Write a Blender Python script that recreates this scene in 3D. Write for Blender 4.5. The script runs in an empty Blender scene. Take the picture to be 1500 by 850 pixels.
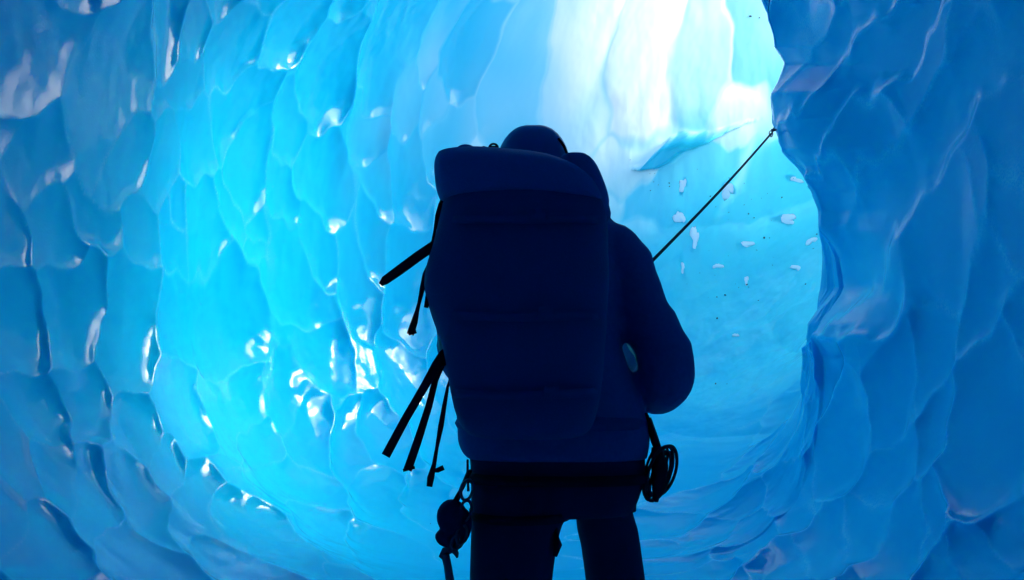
import bpy, bmesh, math, random
import numpy as np
from mathutils import Vector, Matrix

random.seed(7)
rng = np.random.default_rng(11)
scene = bpy.context.scene
COL = scene.collection
R = math.radians

# ------------------------------------------------------------------ camera
CAM = np.array([0.0, 0.0, 1.1])
PITCH = R(8.0)
FPX = 1133.0                      # focal length in photo pixels (1500 wide)
CP, SP = math.cos(PITCH), math.sin(PITCH)


def ray(px, py):
    """direction (not unit, forward part 1) of a photo pixel"""
    x = (px - 750.0) / FPX
    u = (425.0 - py) / FPX
    return np.array([x, CP - u * SP, SP + u * CP])


def at(px, py, Y):
    """point of the vertical plane y = Y that the photo shows at a pixel"""
    d = ray(px, py)
    p = CAM + d * (Y / d[1])
    return Vector(p)


def project(P):
    d = P - CAM
    f = d[..., 1] * CP + d[..., 2] * SP
    u = -d[..., 1] * SP + d[..., 2] * CP
    f = np.where(f < 0.05, np.nan, f)
    return 750 + FPX * d[..., 0] / f, 425 - FPX * u / f, f


cam_data = bpy.data.cameras.new('camera')
cam = bpy.data.objects.new('camera', cam_data)
COL.objects.link(cam)
cam.location = CAM
cam.rotation_euler = (R(90) + PITCH, 0, 0)
cam_data.sensor_width = 36
cam_data.lens = 36 * FPX / 1500
cam_data.clip_start = 0.05
cam_data.clip_end = 2000
scene.camera = cam

# ------------------------------------------------------------------ helpers


def tag(o, label=None, cat=None, group=None, kind=None):
    if label: o['label'] = label
    if cat: o['category'] = cat
    if group: o['group'] = group
    if kind: o['kind'] = kind
    return o


def link_mesh(name, me, mat=None, parent=None):
    o = bpy.data.objects.new(name, me)
    COL.objects.link(o)
    if mat: me.materials.append(mat)
    if parent: o.parent = parent
    return o


def smoothstep(a, b, x):
    t = np.clip((x - a) / (b - a), 0, 1)
    return t * t * (3 - 2 * t)


def vnoise(x, y, seed=0):
    """2-D gradient noise, about -0.7..0.7"""
    g = np.random.default_rng(seed).uniform(0, 2 * np.pi, (256, 256))
    xi = np.floor(x).astype(int); yi = np.floor(y).astype(int)
    xf = x - xi; yf = y - yi
    u = xf * xf * xf * (xf * (xf * 6 - 15) + 10)
    v = yf * yf * yf * (yf * (yf * 6 - 15) + 10)

    def dot(ix, iy, dx, dy):
        a = g[ix & 255, iy & 255]
        return np.cos(a) * dx + np.sin(a) * dy
    n00 = dot(xi, yi, xf, yf); n10 = dot(xi + 1, yi, xf - 1, yf)
    n01 = dot(xi, yi + 1, xf, yf - 1); n11 = dot(xi + 1, yi + 1, xf - 1, yf - 1)
    return (n00 * (1 - u) + n10 * u) * (1 - v) + (n01 * (1 - u) + n11 * u) * v


# ------------------------------------------------------------------ ice material
def node_setup(name):
    m = bpy.data.materials.new(name)
    m.use_nodes = True
    nt = m.node_tree
    nt.nodes.clear()
    out = nt.nodes.new('ShaderNodeOutputMaterial')
    return m, nt, out


def ice_material(name):
    m, nt, out = node_setup(name)
    N = nt.nodes.new; L = nt.links.new
    b = N('ShaderNodeBsdfPrincipled')
    geo = N('ShaderNodeNewGeometry')
    ridge = N('ShaderNodeAttribute'); ridge.attribute_name = 'ridge'
    frost_lit = N('ShaderNodeAttribute'); frost_lit.attribute_name = 'frost_lit'
    # frosty ice along the crests, with caught light put into the colour, in grains
    gr = N('ShaderNodeTexNoise'); gr.inputs['Scale'].default_value = 80; gr.inputs['Detail'].default_value = 5
    gr.inputs['Roughness'].default_value = 0.7
    L(geo.outputs['Position'], gr.inputs['Vector'])
    mg = N('ShaderNodeMapRange'); mg.inputs['From Min'].default_value = 0.35; mg.inputs['From Max'].default_value = 0.68
    L(gr.outputs['Fac'], mg.inputs['Value'])
    mul = N('ShaderNodeMath'); mul.operation = 'MULTIPLY'
    L(ridge.outputs['Fac'], mul.inputs[0]); L(mg.outputs['Result'], mul.inputs[1])
    # slow change of the ice: clear old ice / bubbly ice
    big = N('ShaderNodeTexNoise'); big.inputs['Scale'].default_value = 0.8; big.inputs['Detail'].default_value = 3
    L(geo.outputs['Position'], big.inputs['Vector'])
    cr = N('ShaderNodeMix'); cr.data_type = 'RGBA'
    cr.inputs['A'].default_value = (*ICE_A, 1); cr.inputs['B'].default_value = (*ICE_B, 1)
    tone = N('ShaderNodeAttribute'); tone.attribute_name = 'tone'
    tm = N('ShaderNodeMix'); tm.data_type = 'FLOAT'; tm.inputs['Factor'].default_value = 0.6
    L(big.outputs['Fac'], tm.inputs['A']); L(tone.outputs['Fac'], tm.inputs['B'])
    L(tm.outputs['Result'], cr.inputs['Factor'])
    m2 = N('ShaderNodeMix'); m2.data_type = 'RGBA'
    m2.inputs['B'].default_value = (*ICE_FROST_LIT, 1)
    L(mul.outputs[0], m2.inputs['Factor']); L(cr.outputs['Result'], m2.inputs['A'])
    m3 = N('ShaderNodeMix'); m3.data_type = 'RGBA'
    m3.inputs['B'].default_value = (*SNOW_LIT, 1)
    L(frost_lit.outputs['Fac'], m3.inputs['Factor']); L(m2.outputs['Result'], m3.inputs['A'])
    L(m3.outputs['Result'], b.inputs['Base Color'])
    b.inputs['IOR'].default_value = 1.31
    b.inputs['Specular IOR Level'].default_value = 0.5
    b.inputs['Specular Tint'].default_value = (0.6, 0.9, 1.0, 1)
    # roughness: wet and smooth, grainy in places
    rn = N('ShaderNodeTexNoise'); rn.inputs['Scale'].default_value = 9; rn.inputs['Detail'].default_value = 4
    L(geo.outputs['Position'], rn.inputs['Vector'])
    rm = N('ShaderNodeMapRange'); rm.inputs['From Min'].default_value = 0.3; rm.inputs['From Max'].default_value = 0.7
    rm.inputs['To Min'].default_value = 0.05; rm.inputs['To Max'].default_value = 0.11
    L(rn.outputs['Fac'], rm.inputs['Value'])
    L(rm.outputs['Result'], b.inputs['Roughness'])
    # fine bump: melt grains
    n1 = N('ShaderNodeTexNoise'); n1.inputs['Scale'].default_value = 55; n1.inputs['Detail'].default_value = 6
    n1.inputs['Roughness'].default_value = 0.6
    L(geo.outputs['Position'], n1.inputs['Vector'])
    n2 = N('ShaderNodeTexNoise'); n2.inputs['Scale'].default_value = 85; n2.inputs['Detail'].default_value = 4
    L(geo.outputs['Position'], n2.inputs['Vector'])
    n3 = N('ShaderNodeTexNoise'); n3.inputs['Scale'].default_value = 4; n3.inputs['Detail'].default_value = 2
    L(geo.outputs['Position'], n3.inputs['Vector'])
    gm = N('ShaderNodeMapRange'); gm.inputs['From Min'].default_value = 0.42; gm.inputs['From Max'].default_value = 0.62
    gm.inputs['To Min'].default_value = 0.02; gm.inputs['To Max'].default_value = 0.26
    L(n3.outputs['Fac'], gm.inputs['Value'])
    bp = N('ShaderNodeBump'); bp.inputs['Strength'].default_value = 0.05; bp.inputs['Distance'].default_value = 0.012
    L(n1.outputs['Fac'], bp.inputs['Height'])
    bp2 = N('ShaderNodeBump'); bp2.inputs['Distance'].default_value = 0.004
    L(n2.outputs['Fac'], bp2.inputs['Height']); L(gm.outputs['Result'], bp2.inputs['Strength'])
    L(bp.outputs['Normal'], bp2.inputs['Normal'])
    L(bp2.outputs['Normal'], b.inputs['Normal'])
    if SSS > 0:
        b.inputs['Subsurface Weight'].default_value = SSS
        b.inputs['Subsurface Radius'].default_value = (0.25, 0.7, 1.0)
        b.inputs['Subsurface Scale'].default_value = 0.03
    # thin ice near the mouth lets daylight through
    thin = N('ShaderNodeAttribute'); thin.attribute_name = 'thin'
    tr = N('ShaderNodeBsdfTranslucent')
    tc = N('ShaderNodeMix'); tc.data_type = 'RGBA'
    tc.inputs['A'].default_value = (0.02, 0.66, 0.86, 1); tc.inputs['B'].default_value = (0.85, 1.0, 0.98, 1)  # whiter towards the mouth: the overexposed core is put into the tint
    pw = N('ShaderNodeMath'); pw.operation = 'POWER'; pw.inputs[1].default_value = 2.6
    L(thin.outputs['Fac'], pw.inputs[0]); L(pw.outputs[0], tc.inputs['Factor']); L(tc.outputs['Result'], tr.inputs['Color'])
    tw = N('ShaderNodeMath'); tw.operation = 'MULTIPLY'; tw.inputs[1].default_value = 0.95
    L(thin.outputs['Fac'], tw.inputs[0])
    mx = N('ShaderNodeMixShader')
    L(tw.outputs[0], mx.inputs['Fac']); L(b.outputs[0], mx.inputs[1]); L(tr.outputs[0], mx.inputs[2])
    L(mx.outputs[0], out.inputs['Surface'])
    return m


ICE_A = (0.0012, 0.45, 0.72)
ICE_B = (0.0025, 0.54, 0.79)
ICE_FROST_LIT = (0.35, 0.85, 0.94)
SNOW_LIT = (0.14, 0.80, 0.84)
SSS = 1.0
ICE = ice_material('glacier_ice')

# ------------------------------------------------------------------ the cave: a tunnel that bends right and climbs to its mouth
TX, TY, TR = 3.0, 5.6, 3.0


def tube(s, phi):
    """s: metres along the straight (s<0 => y = 5+s), and beyond 0 the outer arc (alpha = s/5.2).
    phi: 0 at the outer (left) wall, -pi/2 floor, +pi/2 roof, pi the inner (right) wall."""
    s, phi = np.broadcast_arrays(s, phi)
    al = np.clip(s / 5.2, 0, None)
    y0 = np.minimum(s, 0)
    a_out = 2.25 + 0.15 * smoothstep(0, 1.6, al)
    a_in = 2.25 + 0.0 * al
    zc = 1.95 + 2.3 * smoothstep(-0.15, 1.9, al) + 1.2 * np.clip(al - 1.2, 0, None) + 1.5 * np.clip(al - 1.65, 0, None)
    b_up = 3.2 + 0.9 * smoothstep(-0.3, 1.2, al)
    b_dn = 2.05 + 1.05 * smoothstep(-0.2, 1.7, al)
    y = TY + y0
    k = np.where(y < -2.5, np.sqrt(np.clip(1 - ((y + 2.5) / 4.0) ** 2, 0.0, 1)) + 1e-4, 1.0)
    c, sn = np.cos(phi), np.sin(phi)
    e = np.where((c < 0) & (sn < 0), 0.86 - 0.30 * smoothstep(0, 0.35, -c), 0.86)
    ce = np.sign(c) * np.abs(c) ** e
    se = np.sign(sn) * np.abs(sn) ** e
    off = np.where(ce > 0, a_out * ce, a_in * ce) * k
    z = zc + np.where(se > 0, b_up * se, b_dn * se) * k
    rad = TR + off
    x = np.where(al > 0, TX - rad * np.cos(al), -off)
    yy = np.where(al > 0, TY + rad * np.sin(al), y)
    return np.stack([x, yy, z], -1)


NPHI = 1300
s_back = np.concatenate([-12.0999 + np.array([0, .004, .02, .05, .1, .17, .26, .36, .47, .58]), np.arange(-11.4, -3.5, 0.11)])
s_fine = np.arange(-3.5, 0, 0.0100)
s_arc = np.arange(0, 12.6, 0.017)
S = np.concatenate([s_back, s_fine, s_arc])
PH = np.linspace(-math.pi * 0.62, math.pi * 1.38, NPHI)      # starts in the floor near the inner wall
base = tube(S[:, None], PH[None, :])
ns = len(S)
gu = np.gradient(base, axis=0); gv = np.gradient(base, axis=1)
nrm = np.cross(gu, gv); nrm /= np.linalg.norm(nrm, axis=-1, keepdims=True) + 1e-12
ctr = tube(S[:, None], np.array([0.0, math.pi])[None, :]).mean(1)[:, None, :]
if ((ctr - base) * nrm).sum(-1).mean() < 0: nrm = -nrm         # towards the inside
# surface coordinates in metres, bent a little so that crests curve
U0 = np.broadcast_to(S[:, None], base.shape[:2])
V0 = np.broadcast_to(PH[None, :] * 2.4, base.shape[:2])
PER = 2 * math.pi * 2.4
WRAP = smoothstep(V0.max() - 1.6, V0.max(), V0)


def pn(f, seed):
    """noise over the tunnel's skin, closed round the section"""
    return vnoise(U0 * f + seed, V0 * f, seed) * (1 - WRAP) + vnoise(U0 * f + seed, (V0 - PER) * f, seed) * WRAP


def pn_l(u, v, f, seed):
    return vnoise(u * f, v * f, seed)


SUN_EL, SUN_AZ = R(30), R(70.5)         # azimuth from +y towards +x
GL = 0.95
LEDGE = 0.20
TILT_MAX = math.tan(R(14))
U = U0 + 0.13 * pn(2.1, 1) + 0.06 * pn(5.3, 2)
V = V0 + 0.15 * pn(1.7, 3) + 0.06 * pn(5.1, 4)
PXX, PYY, DEP = project(base)
inner = (np.cos(PH)[None, :] < -0.02) & (np.ones((ns, 1), bool))

# scallops: photo position, half width, half height, lean of the long axis (degrees from vertical, + leans right)
LEFT = [
 (50,80,90,115,30),(165,110,60,115,15),(285,45,30,62,25),(270,125,30,42,50),(360,55,36,75,35),(430,35,34,70,35),
 (345,165,36,70,28),(475,110,40,80,22),(560,70,42,100,14),(425,190,30,50,15),(365,260,28,72,6),(295,205,40,62,18),
 (235,225,36,66,18),(165,240,48,85,28),(60,215,48,70,30),(5,190,40,60,30),(18,325,30,72,-8),(80,335,34,75,-8),
 (140,320,34,66,-30),(195,335,28,62,-4),(250,345,30,48,5),(305,335,30,80,4),(258,285,20,42,5),(345,310,18,30,-10),
 (378,335,30,44,-30),(475,265,40,76,-34),(410,275,22,52,-10),(535,185,32,66,4),(548,262,22,44,-25),(603,135,27,64,4),
 (462,345,34,58,-34),(540,335,26,52,-5),(600,270,32,66,0),(425,440,46,70,-30),(395,375,22,38,-35),(300,480,74,80,-15),
 (185,480,38,92,4),(110,455,40,92,4),(40,470,40,95,-4),(460,510,42,66,-18),(523,440,34,76,-10),(592,450,38,74,-8),
 (590,560,40,66,-28),(410,570,30,70,-6),(345,590,44,66,-18),(265,592,32,68,-14),(205,625,28,50,-26),(140,575,34,64,-10),
 (62,600,44,62,-22),(28,665,32,58,-24),(95,690,34,58,-28),(145,725,36,70,-20),(70,785,40,66,-28),(10,770,36,60,-20),
 (215,735,34,66,-26),(300,745,40,72,-36),(255,690,22,38,-20),(390,665,32,50,-30),(450,640,30,54,-20),(512,665,30,64,-10),
 (425,712,34,64,-62),(360,775,38,84,-60),(480,772,34,64,-70),(560,735,44,62,-40),(562,645,40,54,-30),(580,812,36,64,-70),
 (205,815,40,64,-50),(330,835,38,74,-60),(630,640,36,74,-10),(630,745,34,54,-30),(660,560,40,80,-5),
 (762,130,50,118,12),(692,55,48,80,20),(640,50,30,70,12),(660,210,38,70,0),(645,140,26,60,4),(600,25,30,60,16),
 (850,110,56,170,8),(935,95,62,120,8),(1020,100,60,95,18),(1095,60,44,90,0),(1085,160,42,50,40),(900,235,44,70,60),
 (690,300,50,80,0),(760,320,60,100,0),(850,320,60,90,20),
 (1000,300,48,100,70),(1110,290,46,90,68),(960,350,40,70,60),(1080,370,46,110,72),(1165,380,40,60,40),(1000,410,38,80,60),
 (1090,450,40,120,74),(1080,520,34,120,74),(1090,578,26,110,70),(1095,622,24,110,64),(1080,662,24,110,62),(1085,705,25,105,60),
 (1060,765,32,110,66),(1020,830,30,100,70),(840,800,40,70,70),(985,620,26,70,72),(975,700,30,60,66),(1140,650,20,60,50),
 (760,480,80,80,0),(880,480,80,80,0),(760,640,70,80,-10),(880,640,70,80,30),(720,790,50,80,-70),
]
RIGHT = [
 (1165,45,38,62,-5),(1232,75,32,78,-16),(1178,122,28,42,-45),(1248,130,36,48,10),(1170,190,34,58,0),(1208,200,18,54,5),
 (1175,252,24,50,-32),(1278,215,64,78,-16),(1228,275,20,62,14),(1268,330,34,76,4),(1335,60,66,105,-10),(1445,90,84,145,-10),
 (1352,300,60,112,2),(1400,200,46,92,-22),(1475,240,46,120,-12),(1250,432,56,104,8),(1442,425,44,100,24),(1505,450,36,92,14),
 (1366,505,26,110,10),(1308,600,32,70,26),(1208,560,27,62,16),(1190,482,20,46,18),(1225,672,40,72,22),(1300,692,44,74,38),
 (1362,655,22,72,16),(1260,765,44,74,36),(1450,640,70,116,2),(1312,792,40,84,26),(1372,765,22,62,16),(1432,835,44,52,20),
 (1195,800,40,70,30),(1492,790,38,64,10),(1170,720,26,72,18),(1150,850,40,60,30),(1380,860,40,60,20),(1580,300,70,140,0),
 (1580,620,70,120,5),(1570,60,70,130,-5),
]

LOP = {}
SUNV = np.array([math.sin(SUN_AZ) * math.cos(SUN_EL), math.cos(SUN_AZ) * math.cos(SUN_EL), math.sin(SUN_EL)])
seeds = []          # (iu, iv, M, depth, tilt)
mer = np.hypot


def add_traced(lst, use_inner, shallow):
    ok = (inner if use_inner else ~inner) & np.isfinite(PXX)
    if use_inner: ok = ok & (U0 < 3.5)
    qx = np.where(ok, PXX, 1e9); qy = np.where(ok, PYY, 1e9)
    for (px, py, hw, hh, ang) in lst:
        d2 = (qx - px) ** 2 + (qy - py) ** 2
        i, j = np.unravel_index(np.argmin(d2), d2.shape)
        i = min(max(i, 2), ns - 3); j = min(max(j, 2), NPHI - 3)
        # pixel change per metre of surface coordinate
        J = np.zeros((2, 2))
        du = U0[i + 2, j] - U0[i - 2, j]; dv = V0[i, j + 2] - V0[i, j - 2]
        J[0, 0] = (PXX[i + 2, j] - PXX[i - 2, j]) / du; J[1, 0] = (PYY[i + 2, j] - PYY[i - 2, j]) / du
        J[0, 1] = (PXX[i, j + 2] - PXX[i, j - 2]) / dv; J[1, 1] = (PYY[i, j + 2] - PYY[i, j - 2]) / dv
        t = R(ang)
        ax = np.array([math.sin(t), -math.cos(t)]); bx = np.array([math.cos(t), math.sin(t)])
        el_ = 1.14 if px < 700 and not use_inner else 1.06
        W = np.stack([ax / (hh * el_), bx / (hw * 1.06 ** 2 / el_)])
        A = W @ J
        M = A.T @ A
        size = (np.linalg.det(M)) ** -0.25
        seeds.append((U[i, j], V[i, j], M, min(size, 0.6) * shallow(px, py) * rng.uniform(0.8, 1.25)))
        # melt scallops are lopsided: their lit, upward lip is short and steep
        if px < 700 or use_inner:
            p = base[i, j]; vw = CAM - p; vw /= np.linalg.norm(vw)
            n_t = vw + SUNV if not use_inner else np.array([-0.3, -0.3, 0.9]); n_t /= np.linalg.norm(n_t)
            eu = gu[i, j] / np.linalg.norm(gu[i, j]); ev = gv[i, j] / np.linalg.norm(gv[i, j])
            lu = np.linalg.norm(gu[i, j]) / (S[i + 1] - S[i]); lv = np.linalg.norm(gv[i, j]) / (2.4 * (PH[1] - PH[0]))
            ev_ = A @ np.array([-(n_t @ eu) / lu, -(n_t @ ev) / lv])
            ev_ /= np.linalg.norm(ev_)
            LOP[(U[i, j], V[i, j])] = (A, ev_ * ((rng.uniform(0.45, 0.74) * (0.35 if px < 240 and py < 200 else 1)) if not use_inner else rng.uniform(0.1, 0.4)))


add_traced(LEFT, False, lambda x, y: (0.072 if x < 400 else 0.092) if x < 680 else (0.10 if y < 260 else (0.05 if y < 500 else 0.055)))
add_traced(RIGHT, True, lambda x, y: 0.09)

n_plain = len(seeds)

# everywhere else: scallops of the same build
sig = [(s_[0], s_[1], s_[2]) for s_ in seeds[:n_plain]]
for _ in range(6000):
    u = rng.uniform(-11.3, 12.4); v = rng.uniform(PH[0] * 2.4, PH[-1] * 2.4)
    good = True
    for (a, b_, M) in sig:
        d0, d1 = u - a, v - b_
        d1 = (d1 + PER / 2) % PER - PER / 2
        if abs(d0) > 2.5 or abs(d1) > 2.5: continue
        if M[0, 0] * d0 * d0 + 2 * M[0, 1] * d0 * d1 + M[1, 1] * d1 * d1 < 2.1:
            good = False; break
    if not good: continue
    t = rng.uniform(-0.5, 0.5); hl = rng.uniform(0.3, 0.5); hs = hl * rng.uniform(0.5, 0.75)
    A = np.array([[math.sin(t) / hl, math.cos(t) / hl], [math.cos(t) / hs, -math.sin(t) / hs]])
    if u > 0: A[:, 0] *= max(0.2, (TR + math.cos(v / 2.4) * 2.25) / 5.2)
    M = A.T @ A
    sig.append((u, v, M)); seeds.append((u, v, M, math.sqrt(hl * hs) * 0.15 * rng.uniform(0.7, 1.2)))
print('scallops', len(seeds))

F1 = np.full(base.shape[:2], 9.0); F2 = np.full(base.shape[:2], 9.0)
SC = np.full(base.shape[:2], 0.05)
CELL = np.full(base.shape[:2], 0.5)
for (a, b_), v_ in list(LOP.items()):
    LOP[(a, b_ - PER)] = LOP[(a, b_ + PER)] = v_
seeds += [(a, b_ + k * PER, M, d) for (a, b_, M, d) in list(seeds) for k in (-1, 1) if V0.min() - 2 < b_ + k * PER < V0.max() + 2]
tl = lambda a, k: 0.7 * ((math.sin(a * 91.7 * k + k) * 437.5) % 1 - 0.5)
for (a, b_, M, dep) in seeds:
    Mi = np.linalg.inv(M)
    big_ = 2.4
    ru = big_ * math.sqrt(Mi[0, 0]); rv = big_ * math.sqrt(Mi[1, 1])
    i0, i1 = np.searchsorted(S, [a - ru - .2, a + ru + .2])
    j0, j1 = np.searchsorted(PH * 2.4, [b_ - rv - .2, b_ + rv + .2])
    if i1 <= i0 or j1 <= j0: continue
    sl = (slice(i0, i1), slice(j0, j1))
    d0 = U[sl] - a; d1 = V[sl] - b_
    q = M[0, 0] * d0 * d0 + 2 * M[0, 1] * d0 * d1 + M[1, 1] * d1 * d1
    if (a, b_) in LOP:
        A, e_ = LOP[(a, b_)]
        x0 = A[0, 0] * d0 + A[0, 1] * d1 - e_[0]; x1 = A[1, 0] * d0 + A[1, 1] * d1 - e_[1]
        q = ((np.hypot(x0, x1) + e_[0] * x0 + e_[1] * x1) / (1 - e_ @ e_)) ** 2
    h = dep * (q ** (1.6 if math.cos(b_ / 2.4) < -0.1 else 1.15) - 1) + (dep * (tl(a, 1) * d0 + tl(a, 2) * d1) / math.sqrt(Mi[0, 0] + Mi[1, 1]))
    f1, f2 = F1[sl], F2[sl]
    lo = np.minimum(f1, h); F2[sl] = np.minimum(f2, np.maximum(f1, h))
    SC[sl] = np.where(h <= f1, dep, SC[sl])
    CELL[sl] = np.where(h <= f1, (math.sin(a * 57.3 + 1.3) * 917.3) % 1, CELL[sl])
    F1[sl] = lo
isR = (np.cos(PH)[None, :] < -0.1) * np.ones_like(U0)
K = 0.003 + (0.03 - 0.01 * isR) * smoothstep(-0.05, 0.5, pn(1.1, 9)) * np.clip(SC / 0.05, 0.2, 1.5)
gap = np.clip(K - (F2 - F1), 0, None)
H = F1 - gap ** 2 / (4 * K)
H = np.minimum(H, 0.05)
edge = np.clip(F2 - F1, 0, 1) / np.clip(SC, 0.01, None)
soft = smoothstep(0, 0.35, edge)
ridge = np.exp(-(edge / (0.08 + 0.05 * isR))) * (0.35 + 0.65 * isR) * (0.2 + 0.8 * smoothstep(-0.25, 0.35, pn(1.9, 21)))
# undulation
H = H + 0.10 * pn(0.55, 31) + (1 - 0.75 * isR) * (0.012 * pn(3.1, 32) + 0.003 * pn(11, 33))
ramp_w = smoothstep(0.9, 1.25, U0 / 5.2) * smoothstep(35, 0, np.degrees(PH)[None, :] * np.ones_like(U0)) * smoothstep(-111.6, -92, np.degrees(PH))[None, :]
H = H + ramp_w * (0.03 * pn(3.1, 34) + 0.006 * pn(9, 35) + 0.002 * pn(22, 36))
AL = U0 / 5.2
PD = np.degrees(PH)[None, :] * np.ones_like(U0)
# the slit under the overhanging upper wall, above the ramp
SLIT_X = [925, 945, 960, 985, 1020, 1060, 1090, 1135]
SLIT_T = [247, 240, 223, 203, 200, 187, 178, 168]
SLIT_B = [246, 247, 246, 237, 218, 194, 179, 164]
jx = PXX + 6 * pn(2.6, 71); jy = PYY + 8 * pn(2.6, 72) + 2.5 * pn(6, 74)
tp = np.interp(jx, SLIT_X, SLIT_T); bt = np.interp(jx, SLIT_X, SLIT_B)
ins = (~inner) & (jx > 925) & (jx < 1180) & np.isfinite(PXX)
slit = np.where(ins, smoothstep(-2.0, 7.0, np.minimum(jy - tp, bt - jy)), 0)
PXX = np.nan_to_num(PXX, nan=-9e3); PYY = np.nan_to_num(PYY, nan=-9e3)
lip = np.where(ins, smoothstep(-45, -2, jy - tp) * (1 - smoothstep(-2, 2, jy - tp)), 0)
H = H - 0.36 * slit + 0.05 * lip * smoothstep(1110, 1030, PXX) * smoothstep(915, 950, PXX)
# bulges of the right wall's corner, where the tunnel turns
BY = [-300, -40, 5, 40, 70, 95, 115, 130, 150, 170, 200, 215, 250, 280, 310, 340, 380, 425, 452, 475, 495, 525, 560, 900]
BD = [0, 10, 26, 10, -6, -3, -20, -35, -40, -44, -40, -37, -12, 8, 16, 14, 23, 25, 5, -11, -14, -2, 0, 0]
corner = smoothstep(-1.25, -0.2, U0) * smoothstep(4.6, 2.6, U0) * (np.cos(PH)[None, :] < -0.15)
H = H - corner * np.interp(PYY, BY, BD) * 0.0052
foot = np.maximum(smoothstep(-62, -84, PD), smoothstep(196, 215, PD)) * smoothstep(-0.6, 0.6, U0)
H = H * (1 - 0.55 * foot)
# the trodden floor under the climber is flatter
floor_w = smoothstep(0.85, 0.98, -np.sin(PH))[None, :] * (1 - smoothstep(0.5, 3.0, U0))
H = H * (1 - 0.75 * floor_w)
P = base + nrm * H[..., None]
frost_lit = smoothstep(0.95, 1.75, AL + 0.25 * pn(0.9, 51) + 0.12 * pn(2.7, 52)) * 0.8  # frosted ice near the mouth, its brightness also put into the colour
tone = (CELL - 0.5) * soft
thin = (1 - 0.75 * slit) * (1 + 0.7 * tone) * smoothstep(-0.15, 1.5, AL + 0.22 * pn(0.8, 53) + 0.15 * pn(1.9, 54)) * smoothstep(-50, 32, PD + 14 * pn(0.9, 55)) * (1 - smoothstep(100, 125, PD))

# the mouth: roof open to the sky past the bend, and the end of the tunnel
al_g = U0 / 5.2
open_n = 0.10 * pn(1.1, 41) + 0.05 * pn(3, 42)
phd = np.degrees(PH)[None, :]
a_end = R(111) + R(40) * (smoothstep(-12, -34, phd) + smoothstep(160, 185, phd))
# a long rent in the roof, from above the bend to the mouth
a_end = a_end - R(85) * smoothstep(62, 76, phd + 0 * U0) * (1 - smoothstep(130, 146, phd))
gone = (al_g + open_n) > a_end
# the roof closes again over the last stretch
gone &= ~((al_g + 0.5 * open_n > R(88)) & (phd > 50 + 40 * open_n))


def grid_mesh(name, i0, i1, j0, j1, wrap=False, mask=None):
    js = np.arange(j0, j1); ii = np.arange(i0, i1)
    idx = np.arange(len(ii) * len(js)).reshape(len(ii), len(js))
    co = P[i0:i1, j0:j1].reshape(-1, 3)
    q = np.stack([idx[:-1, :-1], idx[1:, :-1], idx[1:, 1:], idx[:-1, 1:]], -1).reshape(-1, 4)
    g = gone[i0:i1, j0:j1]
    bad = (g[:-1, :-1] | g[1:, :-1] | g[1:, 1:] | g[:-1, 1:]).reshape(-1)
    q = q[~bad]
    used = np.zeros(len(co), bool); used[q.ravel()] = True
    remap = np.cumsum(used) - 1
    co = co[used]; q = remap[q]
    a, b_, c = co[q[0, 0]], co[q[0, 1]], co[q[0, 3]]
    if np.dot(np.cross(b_ - a, c - a), nrm[i0, j0]) < 0: q = q[:, ::-1]
    me = bpy.data.meshes.new(name)
    me.vertices.add(len(co)); me.vertices.foreach_set('co', co.astype(np.float32).ravel())
    me.loops.add(len(q) * 4); me.loops.foreach_set('vertex_index', q.astype(np.int32).ravel())
    me.polygons.add(len(q)); me.polygons.foreach_set('loop_start', np.arange(0, len(q) * 4, 4, dtype=np.int32))
    me.update(calc_edges=True)
    me.polygons.foreach_set('use_smooth', np.ones(len(q), bool))
    for nm, arr in (('ridge', ridge), ('frost_lit', frost_lit), ('thin', thin), ('tone', tone + 0.5)):
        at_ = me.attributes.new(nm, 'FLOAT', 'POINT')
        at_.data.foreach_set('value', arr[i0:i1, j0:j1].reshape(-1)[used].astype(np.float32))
    return link_mesh(name, me, ICE)


jj = lambda deg: int(np.searchsorted(np.degrees(PH), deg))
jf0, jf1, jt = 0, jj(-62), jj(120)
JF_END = jj(360 - 113)
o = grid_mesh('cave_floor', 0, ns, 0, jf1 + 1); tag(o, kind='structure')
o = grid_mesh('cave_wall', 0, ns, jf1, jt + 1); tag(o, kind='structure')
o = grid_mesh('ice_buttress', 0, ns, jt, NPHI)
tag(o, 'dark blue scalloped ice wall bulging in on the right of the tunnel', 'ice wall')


# ------------------------------------------------------------------ the glacier outside the mouth, an unseen ridge added to block low bright sky
def ridge_blocker():
    na, nr = 90, 60
    az = np.radians(np.linspace(10, 150, na))[:, None]; rr = np.linspace(0, 1, nr)[None, :] ** 1.6 * 60 + 9
    x = 3 + rr * np.sin(az); y = 7 + rr * np.cos(az)
    t = (rr - 9) / 45
    z = 1.6 + 15.5 * smoothstep(0, 1, t) + (0.6 + 2.2 * t) * (vnoise(x * 0.11, y * 0.11, 81) + 0.5 * vnoise(x * 0.3, y * 0.3, 82))
    z = z * (1 - 0.35 * smoothstep(95, 150, np.degrees(az)))
    v_ = np.stack([x + 0 * z, y + 0 * z, z], -1).reshape(-1, 3)
    idx = np.arange(na * nr).reshape(na, nr)
    q = np.stack([idx[:-1, :-1], idx[:-1, 1:], idx[1:, 1:], idx[1:, :-1]], -1).reshape(-1, 4)
    tag(from_pydata('glacier_ridge_blocker', v_.tolist(), q.tolist(), M_SNOWFIELD), kind='structure')


# ------------------------------------------------------------------ plain materials


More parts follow.
